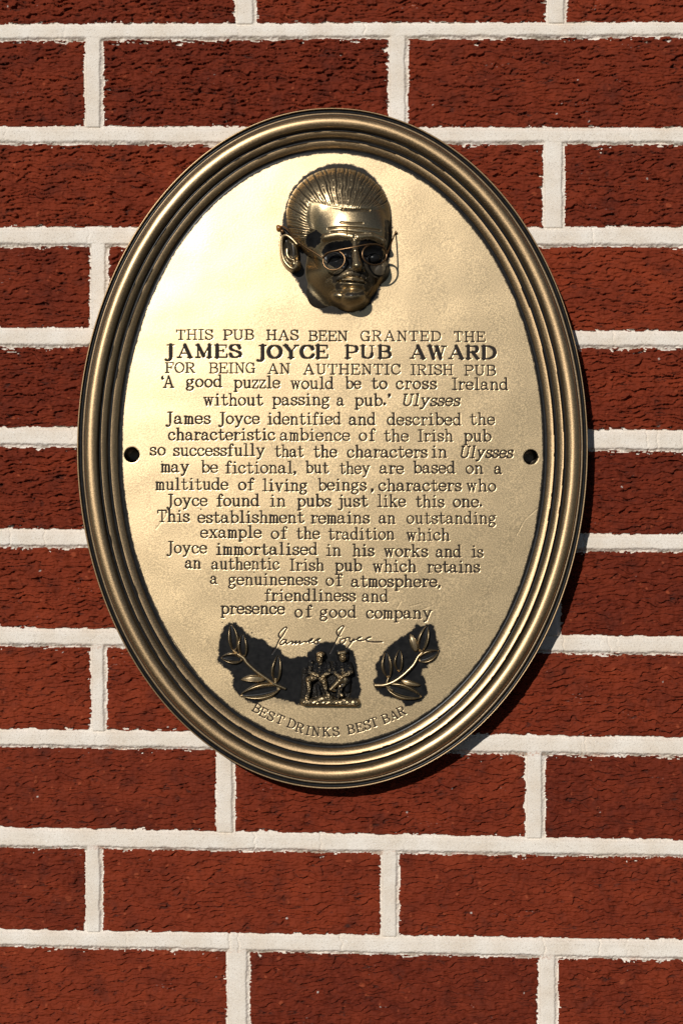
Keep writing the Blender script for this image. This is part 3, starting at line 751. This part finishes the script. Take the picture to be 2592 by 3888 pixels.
    # --- the two screw holes
    for px, py, r in HOLES:
        mx, mz = tomm(px, py); R = r * FP / 1000 + .00012
        n = 40; a = np.linspace(0, 2 * math.pi, n, endpoint=False)
        rings = []
        for rr_, hh in ((R, H_PLATE + 0.0002 + .0026 * (1 - ((mx - cx) / ap) ** 2)), (R, H_PLATE - .002), (R * .97, .006), (R * .5, .0055), (R * .02, .0055)):
            rings.append(np.stack([mx / 1000 + rr_ * np.cos(a), np.full(n, -hh), mz / 1000 + rr_ * np.sin(a)], 1) - OFF)
        V = np.concatenate(rings)
        kx = np.arange(4)[:, None] * n; i = np.arange(n)[None]; i2 = (i + 1) % n
        F = np.stack([kx + i, kx + i2, kx + n + i2, kx + n + i], -1).reshape(-1, 4)
        mesh_np('screw_hole', V, F, M_HOLE, plaque)

make_plate()

# ------------------------------------------------------------------ the head in relief
HH = H_PLATE + .0010                     # plate level under the reliefs
def relief_frame(ox, oy, sc, hmid):
    """photo-crop coords -> world metres (orthogonal to the plate)"""
    f = K * (1 - (HH + hmid) / CAM_D)
    return lambda u, v: ((ox + u / sc - 1296) * f, (1944 - oy - v / sc) * f)

def smax(a, b, k):
    d = np.clip(.5 + .5 * (a - b) / k, 0, 1)
    return lerp(b, a, d) + k * d * (1 - d)

def make_head():
    fr = relief_frame(950, 580, 2.24, .012)
    ZS = .000066                          # metres of depth per unit
    us = np.arange(200, 1260, 3.2); vs = np.arange(60, 1420, 3.2)
    U, V = np.meshgrid(us, vs)
    U = U.astype(np.float32); V = V.astype(np.float32)
    def ell(cu, cv, ru, rv, z0, rz, rot=0, p=.5):
        a = math.radians(rot); du, dv = U - cu, V - cv
        x = du * math.cos(a) + dv * math.sin(a); y = -du * math.sin(a) + dv * math.cos(a)
        q = (x / ru) ** 2 + (y / rv) ** 2
        return np.where(q < 1, z0 + rz * np.maximum(0, 1 - q) ** p, z0 - 400 * (np.sqrt(q) - 1))
    def cap(pts, rad, base, k=1.0):
        """ridge along pts [(u,v,z)]; returns height field"""
        out = np.full(U.shape, -999., np.float32)
        for (a, ra), (b, rb) in zip(zip(pts[:-1], rad[:-1]), zip(pts[1:], rad[1:])):
            ex, ey = b[0] - a[0], b[1] - a[1]
            t = np.clip(((U - a[0]) * ex + (V - a[1]) * ey) / (ex * ex + ey * ey + 1e-6), 0, 1)
            d = np.hypot(U - a[0] - ex * t, V - a[1] - ey * t)
            r = ra + (rb - ra) * t; z = a[2] + (b[2] - a[2]) * t
            out = np.maximum(out, np.where(d < r, z - r * k + k * np.sqrt(np.maximum(0, r * r - d * d)), z - r * k - 9 * (d - r)))
        return out
    def gauss(cu, cv, ru, rv, rot=0):
        a = math.radians(rot); du, dv = U - cu, V - cv
        x = du * math.cos(a) + dv * math.sin(a); y = -du * math.sin(a) + dv * math.cos(a)
        return np.exp(-(x / ru) ** 2 - (y / rv) ** 2)
    def groove(pts, wd):
        return np.exp(-(line_dist(U, V, pts) / wd) ** 2)
    # masses
    skull = ell(748, 520, 448, 412, -10, 300, 0, .42)
    face = ell(838, 700, 338, 440, 40, 318, 4, .40)
    jr = np.hypot((U - 798) / 318, (V - 985) / 312)
    jaw = np.where(jr < 1, 30 + 330 * (1 - np.minimum(jr, 1) ** 1.5), 30 - 500 * (jr - 1))
    chin = ell(866, 1232, 122, 84, 130, 240, -6, .5)
    h = smax(skull, face, 40)
    h = smax(h, jaw, 45); h = smax(h, ell(880, 1030, 186, 240, 60, 282, 6, .5), 45); h = smax(h, chin, 45)
    h = smax(h, ell(1075, 975, 80, 90, 190, 25, 0), 60)
    # brow, nose, mouth
    h = smax(h, cap([(640, 735, 330), (750, 722, 352), (862, 738, 368)], [34, 38, 30], 0), 22)
    h = smax(h, cap([(915, 740, 368), (1020, 725, 348), (1115, 760, 310)], [30, 36, 30], 0), 22)
    h -= 100 * gauss(735, 855, 118, 78) + 96 * gauss(1040, 850, 88, 76)
    h -= 40 * gauss(850, 890, 30, 90)
    h = smax(h, ell(720, 905, 62, 44, 245, 52, 0), 10)
    h = smax(h, ell(1045, 900, 56, 42, 235, 48, 0), 10)
    h = smax(h, cap([(886, 765, 366), (892, 860, 418), (904, 980, 490)], [19, 24, 40], 0, 1.0), 12)
    h = smax(h, cap([(850, 1000, 400), (905, 1005, 425), (945, 1000, 395)], [26, 30, 24], 0), 10)
    h -= 13 * gauss(690, 1075, 80, 30, -40) + 26 * gauss(1010, 1060, 50, 20, 50)   # cheek folds
    h = smax(h, cap([(745, 1085, 330), (800, 1052, 366), (865, 1035, 384), (920, 1050, 372), (975, 1080, 335)], [14, 24, 26, 24, 14], 0), 10)
    h -= 9 * np.clip(np.sin(U / 7.0 + .5 * np.sin(V / 9)), 0, 1) * sstep(30, 12, line_dist(U, V, [(745, 1085), (800, 1052), (865, 1035), (920, 1050), (975, 1080)]))
    h = smax(h, cap([(785, 1096, 338), (860, 1092, 360), (955, 1106, 335)], [10, 12, 9], 0), 8)
    h = smax(h, ell(768, 1222, 100, 66, 120, 175, 10, .5), 30)
    h -= 24 * groove([(772, 1104), (850, 1110), (965, 1120)], 8)
    h -= 8 * gauss(870, 1182, 95, 26, 2)
    # forehead furrows
    for pts, dpt in (([(780, 500), (880, 506), (1012, 505)], 16), ([(770, 612), (860, 622), (950, 618)], 12), ([(665, 660), (760, 652), (950, 662), (1100, 672)], 13), ([(690, 692), (790, 690), (900, 702), (1080, 716)], 11)):
        h -= dpt * groove(pts, 7)
    h -= 8 * groove([(826, 660), (826, 715)], 4)
    h -= 26 * gauss(560, 745, 70, 80) + 24 * gauss(535, 600, 55, 120)                                # temple hollow
    # hair, swept straight back
    hairline = catmull([(1195, 470), (1120, 486), (1000, 494), (880, 500), (780, 490), (690, 474), (620, 452), (545, 432), (520, 470), (508, 530), (512, 590), (548, 655), (500, 700), (455, 760), (395, 770), (330, 700)], 6)
    hair_poly = np.vstack([hairline, [(180, 700), (180, 20), (1300, 20), (1300, 470)]])
    hd = poly_sdf(U, V, hair_poly)                                   # negative in the hair
    hair = sstep(6, -36, hd)
    ang = np.arctan2(V - 740, U - 770) + .02 * noise(U / 120, V / 90, 301)
    rad = np.hypot(U - 770, V - 740)
    stripe = (.62 + .25 * noise(U / 60, V / 30, 305)) * np.sin(ang * 102 + .8 * noise(U / 110, V / 110, 302)) + .28 * np.sin(ang * 41 + 1.2 * noise(U / 90, V / 90, 303))
    gv = sstep(.10, .75, stripe + .25 * noise(U / 40, V / 25, 304))
    fade = sstep(0, -55, hd)
    h = h + hair * (10 - 12 * gv * (.25 + .75 * fade))
    h -= 3 * np.exp(-(hd / 9) ** 2) * (hd > -6) * sstep(640, 760, U)
    # ear
    ear = ell(334, 838, 74, 146, 30, 108, -6, .35)
    ear = ear - 58 * gauss(318, 805, 32, 92, -8)
    for pts, rr_ in (([(396, 775, 178), (345, 722, 168), (300, 697, 152), (270, 724, 138), (266, 815, 132), (284, 900, 136), (322, 956, 150), (366, 982, 166), (396, 958, 182), (398, 925, 190)], 12),
                     ([(312, 815, 140), (314, 862, 148), (336, 896, 160), (370, 912, 178)], 13)):
        ear = smax(ear, cap([tuple(q_) for q_ in catmull(pts, 5)], [rr_] * (5 * (len(pts) - 1) + 1), 0), 8)
    ear = smax(ear, ell(374, 942, 28, 40, 120, 58), 10)
    h = smax(h, ear, 14)
    # neck and back of the head, stepping back to the plate
    neck = ell(640, 1125, 165, 235, -60, 130, 32, .4)
    h = smax(h, neck, 30)
    on = h > -14
    h = np.maximum(h, -22)
    # --- black antiquing, plus shade painted into the right side of the face
    rag = 9 * noise(U / 26, V / 26, 311) + 6 * noise(U / 9, V / 9, 312)
    pat = np.zeros(U.shape, np.float32)
    def blob(poly, k=1.0, soft=6):
        nonlocal pat
        pat = np.maximum(pat, k * sstep(soft, -soft, poly_sdf(U, V, poly) + rag))
    blob([(490, 690), (560, 655), (610, 705), (605, 770), (540, 818), (480, 795), (462, 735)])
    blob([(620, 805), (665, 775), (800, 757), (862, 760), (868, 812), (866, 900), (862, 960), (820, 1005), (760, 1010), (690, 985), (640, 930), (602, 850)])
    blob([(845, 890), (878, 940), (868, 1005), (800, 1030), (770, 1005), (815, 960)], .97)
    blob([(950, 930), (1130, 925), (1118, 1040), (1060, 1110), (1015, 1160), (985, 1120), (1000, 1060), (955, 1005)], .9)
    blob([(925, 760), (1010, 748), (1120, 780), (1140, 880), (1115, 960), (1040, 975), (955, 955), (930, 900), (915, 830)])
    blob([(640, 1100), (700, 1050), (745, 1010), (850, 1012), (900, 1030), (850, 1050), (770, 1060), (730, 1095), (705, 1110), (690, 1080)], .95)
    blob([(690, 1100), (735, 1040), (790, 1000), (860, 1015), (930, 1030), (985, 1075), (1005, 1120), (960, 1090), (900, 1066), (850, 1064), (785, 1082), (730, 1118)], .95, 5)
    pat *= 1 - .95 * np.exp(-((U - 812) / 48) ** 2 - ((V - 1046) / 22) ** 2)
    blob([(772, 1096), (850, 1100), (965, 1110), (960, 1124), (850, 1116), (780, 1110)], .9, 4)
    blob([(905, 1030), (960, 1010), (1010, 1050), (1010, 1170), (980, 1200), (960, 1130), (985, 1110), (930, 1075)], .9)
    blob([(712, 1130), (745, 1108), (790, 1125), (770, 1150), (790, 1170), (735, 1175)], .95)
    blob([(790, 1215), (830, 1200), (900, 1205), (985, 1160), (960, 1215), (900, 1235), (830, 1240)], .95)
    blob([(1010, 985), (1130, 955), (1145, 1050), (1085, 1065), (1020, 1035)], .8)
    blob([(1140, 560), (1230, 560), (1230, 1050), (1120, 1090), (1150, 950), (1140, 800)], .95, 10)  # far side of the face: black paint with shading painted in
    blob([(280, 740), (308, 712), (350, 760), (385, 800), (390, 860), (368, 892), (340, 876), (322, 850), (318, 800), (300, 800), (302, 900), (340, 945), (300, 920), (276, 840)], .94, 5)
    blob([(395, 990), (415, 950), (432, 1030), (470, 1110), (530, 1195), (620, 1272), (720, 1325), (840, 1352), (960, 1345), (960, 1450), (380, 1450), (300, 1010)], .96, 10)
    blob([(770, 496), (860, 498), (1012, 500), (1012, 514), (860, 514), (790, 508)], .9, 4)
    for pts in ([(930, 662), (1100, 670)], [(905, 706), (1080, 716)], [(670, 658), (725, 654)], [(690, 688), (740, 690)], [(840, 616), (950, 618)]):
        pat = np.maximum(pat, .85 * np.exp(-((line_dist(U, V, pts) + .3 * rag) / 6) ** 2))
    pat = np.maximum(pat, hair * fade * sstep(.15, .65, gv + .25 * noise(U / 50, V / 50, 315)) * sstep(250, 350, rad + 60 * noise(U / 70, V / 70, 316)) * .95)
    pat = np.maximum(pat, .9 * sstep(25, 0, h))
    x, z = fr(U, V)
    P = np.stack([x, -(HH + h * ZS), z], -1).astype(np.float32) - OFF.astype(np.float32)
    P = P[::-1]; on = on[::-1]; pat = pat[::-1]; hairm = (hd < -4)[::-1]
    f = on[:-1, :-1] | on[1:, :-1] | on[:-1, 1:] | on[1:, 1:]
    hm = hairm[:-1, :-1]
    hd_o = grid_part('relief_head', P, f & ~hm, M_HEAD, plaque, {'patina': pat})
    grid_part('hair', P, f & hm, M_HEAD, hd_o, {'patina': pat})
    # --- wire spectacles
    def w3(pts):
        out = []
        for u, v, zz in pts:
            xx, zw = fr(u, v); out.append((xx - OFF[0], -(HH + zz) - OFF[1], zw - OFF[2]))
        return np.array(out)
    zl, zr = .0262, .0272
    pieces = []
    a = np.linspace(0, 2 * math.pi, 48, endpoint=False)
    for cu, cv, ru, rv, rot, z0, zu, zv in ((712, 938, 92, 80, -12, zl, .00002, .000006), (1052, 890, 103, 88, -4, zr, -.00003, .000006)):
        c_, s_ = math.cos(math.radians(rot)), math.sin(math.radians(rot))
        pts = [(cu + ru * math.cos(t_) * c_ - rv * math.sin(t_) * s_, cv + ru * math.cos(t_) * s_ + rv * math.sin(t_) * c_, 0) for t_ in a]
        pts = [(u, v, z0 + zu * (u - cu) + zv * (v - cv)) for u, v, _ in pts]
        pieces.append(sweep(w3(pts), .00056, 10, True))
    bar = catmull([(618, 915, zl - .001), (650, 878, zl), (740, 856, .0284), (880, 832, .0300), (1010, 806, .0290), (1100, 812, .0270), (1148, 850, .0250), (1156, 885, .0240)], 6)
    pieces.append(sweep(w3(bar), .00050, 10))
    lt = catmull([(618, 915, zl - .001), (560, 875, .0235), (470, 815, .0205), (385, 745, .0165), (330, 665, .0120), (272, 612, .0045), (250, 640, .0015)], 6)
    pieces.append(sweep(w3(lt), .00050, 10))
    rt = catmull([(1156, 885, .0240), (1180, 820, .0180), (1215, 720, .0080), (1236, 662, .0008)], 6)
    pieces.append(sweep(w3(rt), .00048, 10))
    build('eyeglasses', pieces, M_WIRE, hd_o)
    # blobs that hold the ends of the temples
    def ball(u, v, zz, r, nm, mat, sq=.7):
        c = w3([(u, v, zz)])[0]; V_ = []; F_ = []
        n1, n2 = 10, 16
        for i in range(n1 + 1):
            p_ = math.pi * i / n1
            for j in range(n2):
                t_ = 2 * math.pi * j / n2; k = 1 + .12 * math.sin(3 * t_ + u)
                V_.append(c + r * np.array([math.sin(p_) * math.cos(t_) * k, math.cos(p_) * sq, math.sin(p_) * math.sin(t_) * k]))
        for i in range(n1):
            for j in range(n2):
                F_.append((i * n2 + j, i * n2 + (j + 1) % n2, (i + 1) * n2 + (j + 1) % n2, (i + 1) * n2 + j))
        return V_, F_
    build('glue_drop', [ball(240, 620, .0008, .0021, '', None)], M_GLUE, hd_o)
    build('temple_pin', [ball(1240, 662, .0010, .0011, '', None, 1.0)], M_WIRE, hd_o)
    build('temple_pin', [ball(268, 650, .003, .0014, '', None, 1.0)], M_WIRE, hd_o)

make_head()

# ------------------------------------------------------------------ laurel sprigs
def make_laurel(ox, oy, leaves, stem, twigs):
    fr = relief_frame(ox, oy, 4.48, .0015)
    f = K * (1 - HH / CAM_D) / 4.48
    lau = None
    def w3(u, v, zz):
        x, z = fr(u, v); return np.array([x, -(HH + zz), z]) - OFF
    sp = catmull(stem, 8); n = len(sp)
    pts = np.array([w3(u, v, .0011 + .0008 * math.sin(math.pi * i / n)) for i, (u, v) in enumerate(sp)])
    rad = np.linspace(.00125, .00085, n)
    pieces = [sweep(pts, rad, 10)]
    for tw in twigs:
        tp = catmull(tw, 6)
        pieces.append(sweep(np.array([w3(u, v, .0011) for u, v in tp]), .0008, 10))
    lau = build('laurel_sprig', pieces, M_HEAD, plaque)
    for (bu, bv), (tu, tv), wd, bend, fill in leaves:
        nu, nv = 30, 29
        V_ = np.zeros((nu, nv, 3)); A_ = np.zeros((nu, nv))
        du, dv = tu - bu, tv - bv; L = math.hypot(du, dv); nx, ny = -dv / L, du / L
        for i in range(nu):
            s = i / (nu - 1)
            wv = wd * .56 * (math.sin(math.pi * s ** .85) ** .75 if 0 < s < 1 else 0) + 3
            cu = bu + du * s + nx * bend * math.sin(math.pi * s); cv = bv + dv * s + ny * bend * math.sin(math.pi * s)
            for j in range(nv):
                c = -1 + 2 * j / (nv - 1)
                arch = .0026 * math.sin(math.pi * min(1, s * 1.02)) ** .5 + .0009
                rim = math.exp(-((abs(c) - .72) / .22) ** 2)
                body = math.sqrt(max(0, 1 - c * c))
                hh = arch * (.38 * body + .95 * rim * (1 if fill < .45 else .5) + (.5 * body if fill > .5 else 0)) - .0006
                if abs(c) > .97: hh = -.0012
                V_[i, j] = w3(cu + nx * wv * c, cv + ny * wv * c, hh)
                A_[i, j] = (1.0 if fill < .45 else 1 - fill) * (1 if abs(c) < .46 and .08 < s < .94 else 0) + (.9 if abs(c) > .96 else 0)
        F_ = []
        for i in range(nu - 1):
            for j in range(nv - 1):
                F_.append((i * nv + j, i * nv + j + 1, (i + 1) * nv + j + 1, (i + 1) * nv + j))
        # closing vertices keep the leaf tips pointed
        mesh_np('leaf', V_.reshape(-1, 3), np.array(F_), M_HEAD, lau, {'patina': A_.ravel()})

make_laurel(800, 2350, [
    ((405, 560), (345, 85), 175, 10, 0), ((565, 655), (545, 255), 165, -14, 0), ((545, 690), (172, 660), 190, 8, .15),
    ((1105, 1090), (1150, 610), 170, -10, .1), ((930, 1030), (510, 1035), 125, 22, .6), ((1190, 1165), (500, 1300), 265, -6, .4)],
    [(455, 600), (560, 665), (620, 750), (760, 880), (920, 995), (1080, 1105), (1180, 1150), (1275, 1192)],
    [[(455, 600), (420, 560), (380, 535)], [(1105, 1110), (1100, 1050), (1105, 1010)]])
make_laurel(1380, 2350, [
    ((960, 570), (1085, 110), 185, -8, 0), ((890, 565), (790, 250), 125, 10, .55), ((925, 705), (1280, 545), 195, 6, 0),
    ((425, 1010), (385, 555), 180, -16, .05), ((600, 905), (618, 520), 150, -18, .15), ((630, 1040), (970, 1130), 85, 10, .8), ((385, 1145), (990, 1330), 255, 4, .25)],
    [(180, 1132), (350, 1125), (520, 1062), (700, 930), (850, 775), (920, 650), (1000, 565)],
    [[(390, 1115), (400, 1060), (425, 1000)], [(370, 1130), (430, 1180), (500, 1220)]])

# ------------------------------------------------------------------ the seated pair
def make_pair():
    fr = relief_frame(1100, 2430, 5.2267, .004)
    step = 4.0
    us = np.arange(180, 1420, step); vs = np.arange(150, 1360, step)
    U, V = np.meshgrid(us, vs); U = U.astype(np.float32); V = V.astype(np.float32)
    ZS = .0000334 * .98
    def cap(a, b, ra, rb, za, zb, k=1.0):
        ex, ey = b[0] - a[0], b[1] - a[1]
        t = np.clip(((U - a[0]) * ex + (V - a[1]) * ey) / (ex * ex + ey * ey + 1e-6), 0, 1)
        d = np.hypot(U - a[0] - ex * t, V - a[1] - ey * t)
        r = ra + (rb - ra) * t; z = za + (zb - za) * t
        return np.where(d < r, z + k * np.sqrt(np.maximum(0, r * r - d * d)), z - 5 * (d - r))
    def ell(cu, cv, ru, rv, z0, rz):
        q = ((U - cu) / ru) ** 2 + ((V - cv) / rv) ** 2
        return np.where(q < 1, z0 + rz * np.sqrt(np.maximum(0, 1 - q)), z0 - 500 * (np.sqrt(q) - 1))
    def figure(parts, sm=12):
        h = np.full(U.shape, -300., np.float32)
        for p in parts: h = smax(h, p, sm)
        return h
    cz = 60
    man = figure([
        ell(600, 600, 205, 190, cz, 120),                                             # coat
        cap((430, 470), (395, 640), 52, 48, cz + 50, cz + 90), cap((395, 640), (560, 700), 44, 30, cz + 90, cz + 160),
        cap((765, 500), (785, 640), 52, 48, cz + 50, cz + 90), cap((785, 640), (640, 720), 44, 30, cz + 90, cz + 160),
        cap((598, 470), (598, 440), 48, 46, cz + 80, cz + 90),
        ell(592, 375, 62, 92, cz + 90, 90), ell(612, 282, 86, 52, cz + 90, 110), cap((560, 300), (625, 308), 18, 18, cz + 178, cz + 182),
        cap((596, 350), (598, 388), 10, 15, cz + 160, cz + 185), cap((570, 425), (625, 425), 9, 9, cz + 150, cz + 150),
        cap((500, 740), (370, 775), 75, 52, cz + 60, cz + 150), cap((370, 775), (385, 990), 50, 36, cz + 150, cz + 100), cap((385, 990), (385, 1010), 34, 34, cz + 110, cz + 110), cap((360, 1060), (340, 1140), 40, 42, cz + 90, cz + 130),
        cap((620, 740), (675, 810), 80, 55, cz + 60, cz + 150), cap((675, 810), (725, 1020), 50, 36, cz + 150, cz + 80), cap((725, 1020), (770, 1110), 32, 42, cz + 80, cz + 130),
        cap((560, 930), (600, 1130), 40, 36, cz + 60, cz + 90),
    ])
    for pts, d_ in (([(560, 480), (560, 640), (600, 720)], 26), ([(650, 480), (640, 600), (610, 720)], 26), ([(525, 480), (535, 640)], 20), ([(690, 480), (660, 640)], 20), ([(420, 540), (470, 560)], 20), ([(400, 600), (470, 610)], 22), ([(740, 570), (800, 560)], 22), ([(740, 620), (800, 640)], 22)):
        man = man - d_ * np.exp(-(line_dist(U, V, pts) / 12) ** 2)
    man += 12 * noise(U / 26, V / 22, 401)
    man -= 40 * np.exp(-((U - 572) / 14) ** 2 - ((V - 345) / 11) ** 2) + 40 * np.exp(-((U - 624) / 14) ** 2 - ((V - 345) / 11) ** 2)
    woman = figure([
        ell(1040, 600, 190, 190, cz, 115),
        cap((900, 500), (870, 640), 50, 46, cz + 50, cz + 80), cap((870, 640), (980, 715), 42, 30, cz + 80, cz + 150),
        cap((1180, 510), (1205, 640), 52, 50, cz + 50, cz + 90), cap((1205, 640), (1030, 730), 46, 30, cz + 90, cz + 165),
        ell(1046, 352, 66, 92, cz + 80, 95), ell(1055, 330, 108, 130, cz + 10, 70), cap((980, 262), (1080, 250), 34, 34, cz + 120, cz + 110), cap((1120, 225), (1130, 235), 26, 26, cz + 60, cz + 60),
        cap((1046, 340), (1048, 378), 9, 14, cz + 160, cz + 182),
        cap((1046, 580), (1046, 650), 28, 26, cz + 110, cz + 125),
        cap((1080, 790), (990, 800), 80, 56, cz + 70, cz + 160), cap((990, 800), (830, 960), 55, 34, cz + 160, cz + 150), cap((815, 970), (900, 1000), 34, 26, cz + 160, cz + 120),
        cap((1130, 800), (1010, 930), 75, 50, cz + 40, cz + 80), cap((1000, 920), (960, 1120), 56, 46, cz + 80, cz + 80), cap((1010, 1080), (1030, 1095), 36, 36, cz + 110, cz + 120),
        cap((1130, 780), (1140, 1000), 90, 60, cz - 20, cz - 20),
    ])
    woman += 20 * np.clip(noise(U / 22, V / 22, 402), -.6, 1) * sstep(460, 500, V) * sstep(800, 700, V)
    for pts, d_ in (([(960, 470), (1010, 560)], 18), ([(1100, 480), (1085, 560)], 18), ([(1160, 560), (1230, 580)], 20), ([(1130, 640), (1230, 620)], 20), ([(960, 950), (930, 1120)], 18), ([(1010, 950), (985, 1110)], 18)):
        woman = woman - d_ * np.exp(-(line_dist(U, V, pts) / 11) ** 2)
    woman -= 40 * np.exp(-((U - 1022) / 13) ** 2 - ((V - 340) / 10) ** 2) + 40 * np.exp(-((U - 1070) / 13) ** 2 - ((V - 340) / 10) ** 2)
    bench = figure([cap((640, 600), (1020, 600), 190, 180, -70, -60), cap((640, 820), (1060, 820), 170, 170, -70, -70), cap((300, 620), (300, 1150), 60, 80, 0, 40), cap((520, 1000), (900, 1000), 220, 220, -150, -150), cap((300, 600), (300, 640), 40, 50, 40, 40), ell(320, 1080, 105, 100, 20, 90), ell(1090, 950, 150, 260, -20, 60)], 20)
    bench = bench + 14 * noise(U / 30, V / 26, 404)
    base = figure([cap((285, 1232), (1310, 1248), 62, 66, 150, 120, .9), cap((570, 1200), (800, 1150), 58, 52, 160, 150, .9), cap((640, 1170), (720, 1150), 44, 44, 175, 165, .9), cap((760, 1120), (790, 1160), 36, 40, 150, 150, .9), cap((1040, 1210), (1090, 1205), 38, 40, 150, 150)], 14)
    base = base + 9 * noise(U / 60, V / 30, 405)
    H = np.stack([man, woman, bench, base]); who = H.argmax(0); h = np.maximum(H.max(0), -30)
    on = h > -12
    pat = np.where(who == 3, .0, .0).astype(np.float32)
    # dark wash brushed over the pair, rubbed through on the high points; the base is bare except for some brushed flecks
    wash = .55 * noise(U / 60, V / 60, 411) + .7 * noise(U / 24, V / 24, 412)
    pat = np.where(who == 0, sstep(25, -25, h - (cz + 138) - 40 * wash), pat)
    pat = np.where(who == 1, sstep(25, -25, h - (cz + 138) - 40 * wash), pat)
    pat = np.where((who < 2) & (V < 445) & (h > cz + 95), pat * .25, pat)
    pat = np.where(who == 2, .97, pat)
    pat = np.where(who == 3, .9 * sstep(.42, .62, noise(U / 55, V / 22, 413) + .05), pat)
    pat = np.where((V < 1180) & (who == 3), np.maximum(pat, sstep(.1, .4, noise(U / 30, V / 30, 414))), pat)
    pat = np.where(h < 15, .95, pat)
    x, z = fr(U, V)
    P = np.stack([x, -(HH + h * ZS), z], -1).astype(np.float32) - OFF.astype(np.float32)
    P = P[::-1]; on = on[::-1]; pat = pat[::-1]; who = who[::-1]
    f = on[:-1, :-1] | on[1:, :-1] | on[:-1, 1:] | on[1:, 1:]
    w4 = who[:-1, :-1]
    g = grid_part('relief_base', P, f & (w4 == 3), M_HEAD, plaque, {'patina': pat})
    grid_part('relief_bench', P, f & (w4 == 2), M_HEAD, g, {'patina': pat})
    a = grid_part('seated_figure', P, f & (w4 == 0), M_HEAD, g, {'patina': pat}); a['label'] = 'seated man in flat cap and open coat'
    b_ = grid_part('seated_figure', P, f & (w4 == 1), M_HEAD, g, {'patina': pat}); b_['label'] = 'seated woman with crossed legs'

make_pair()
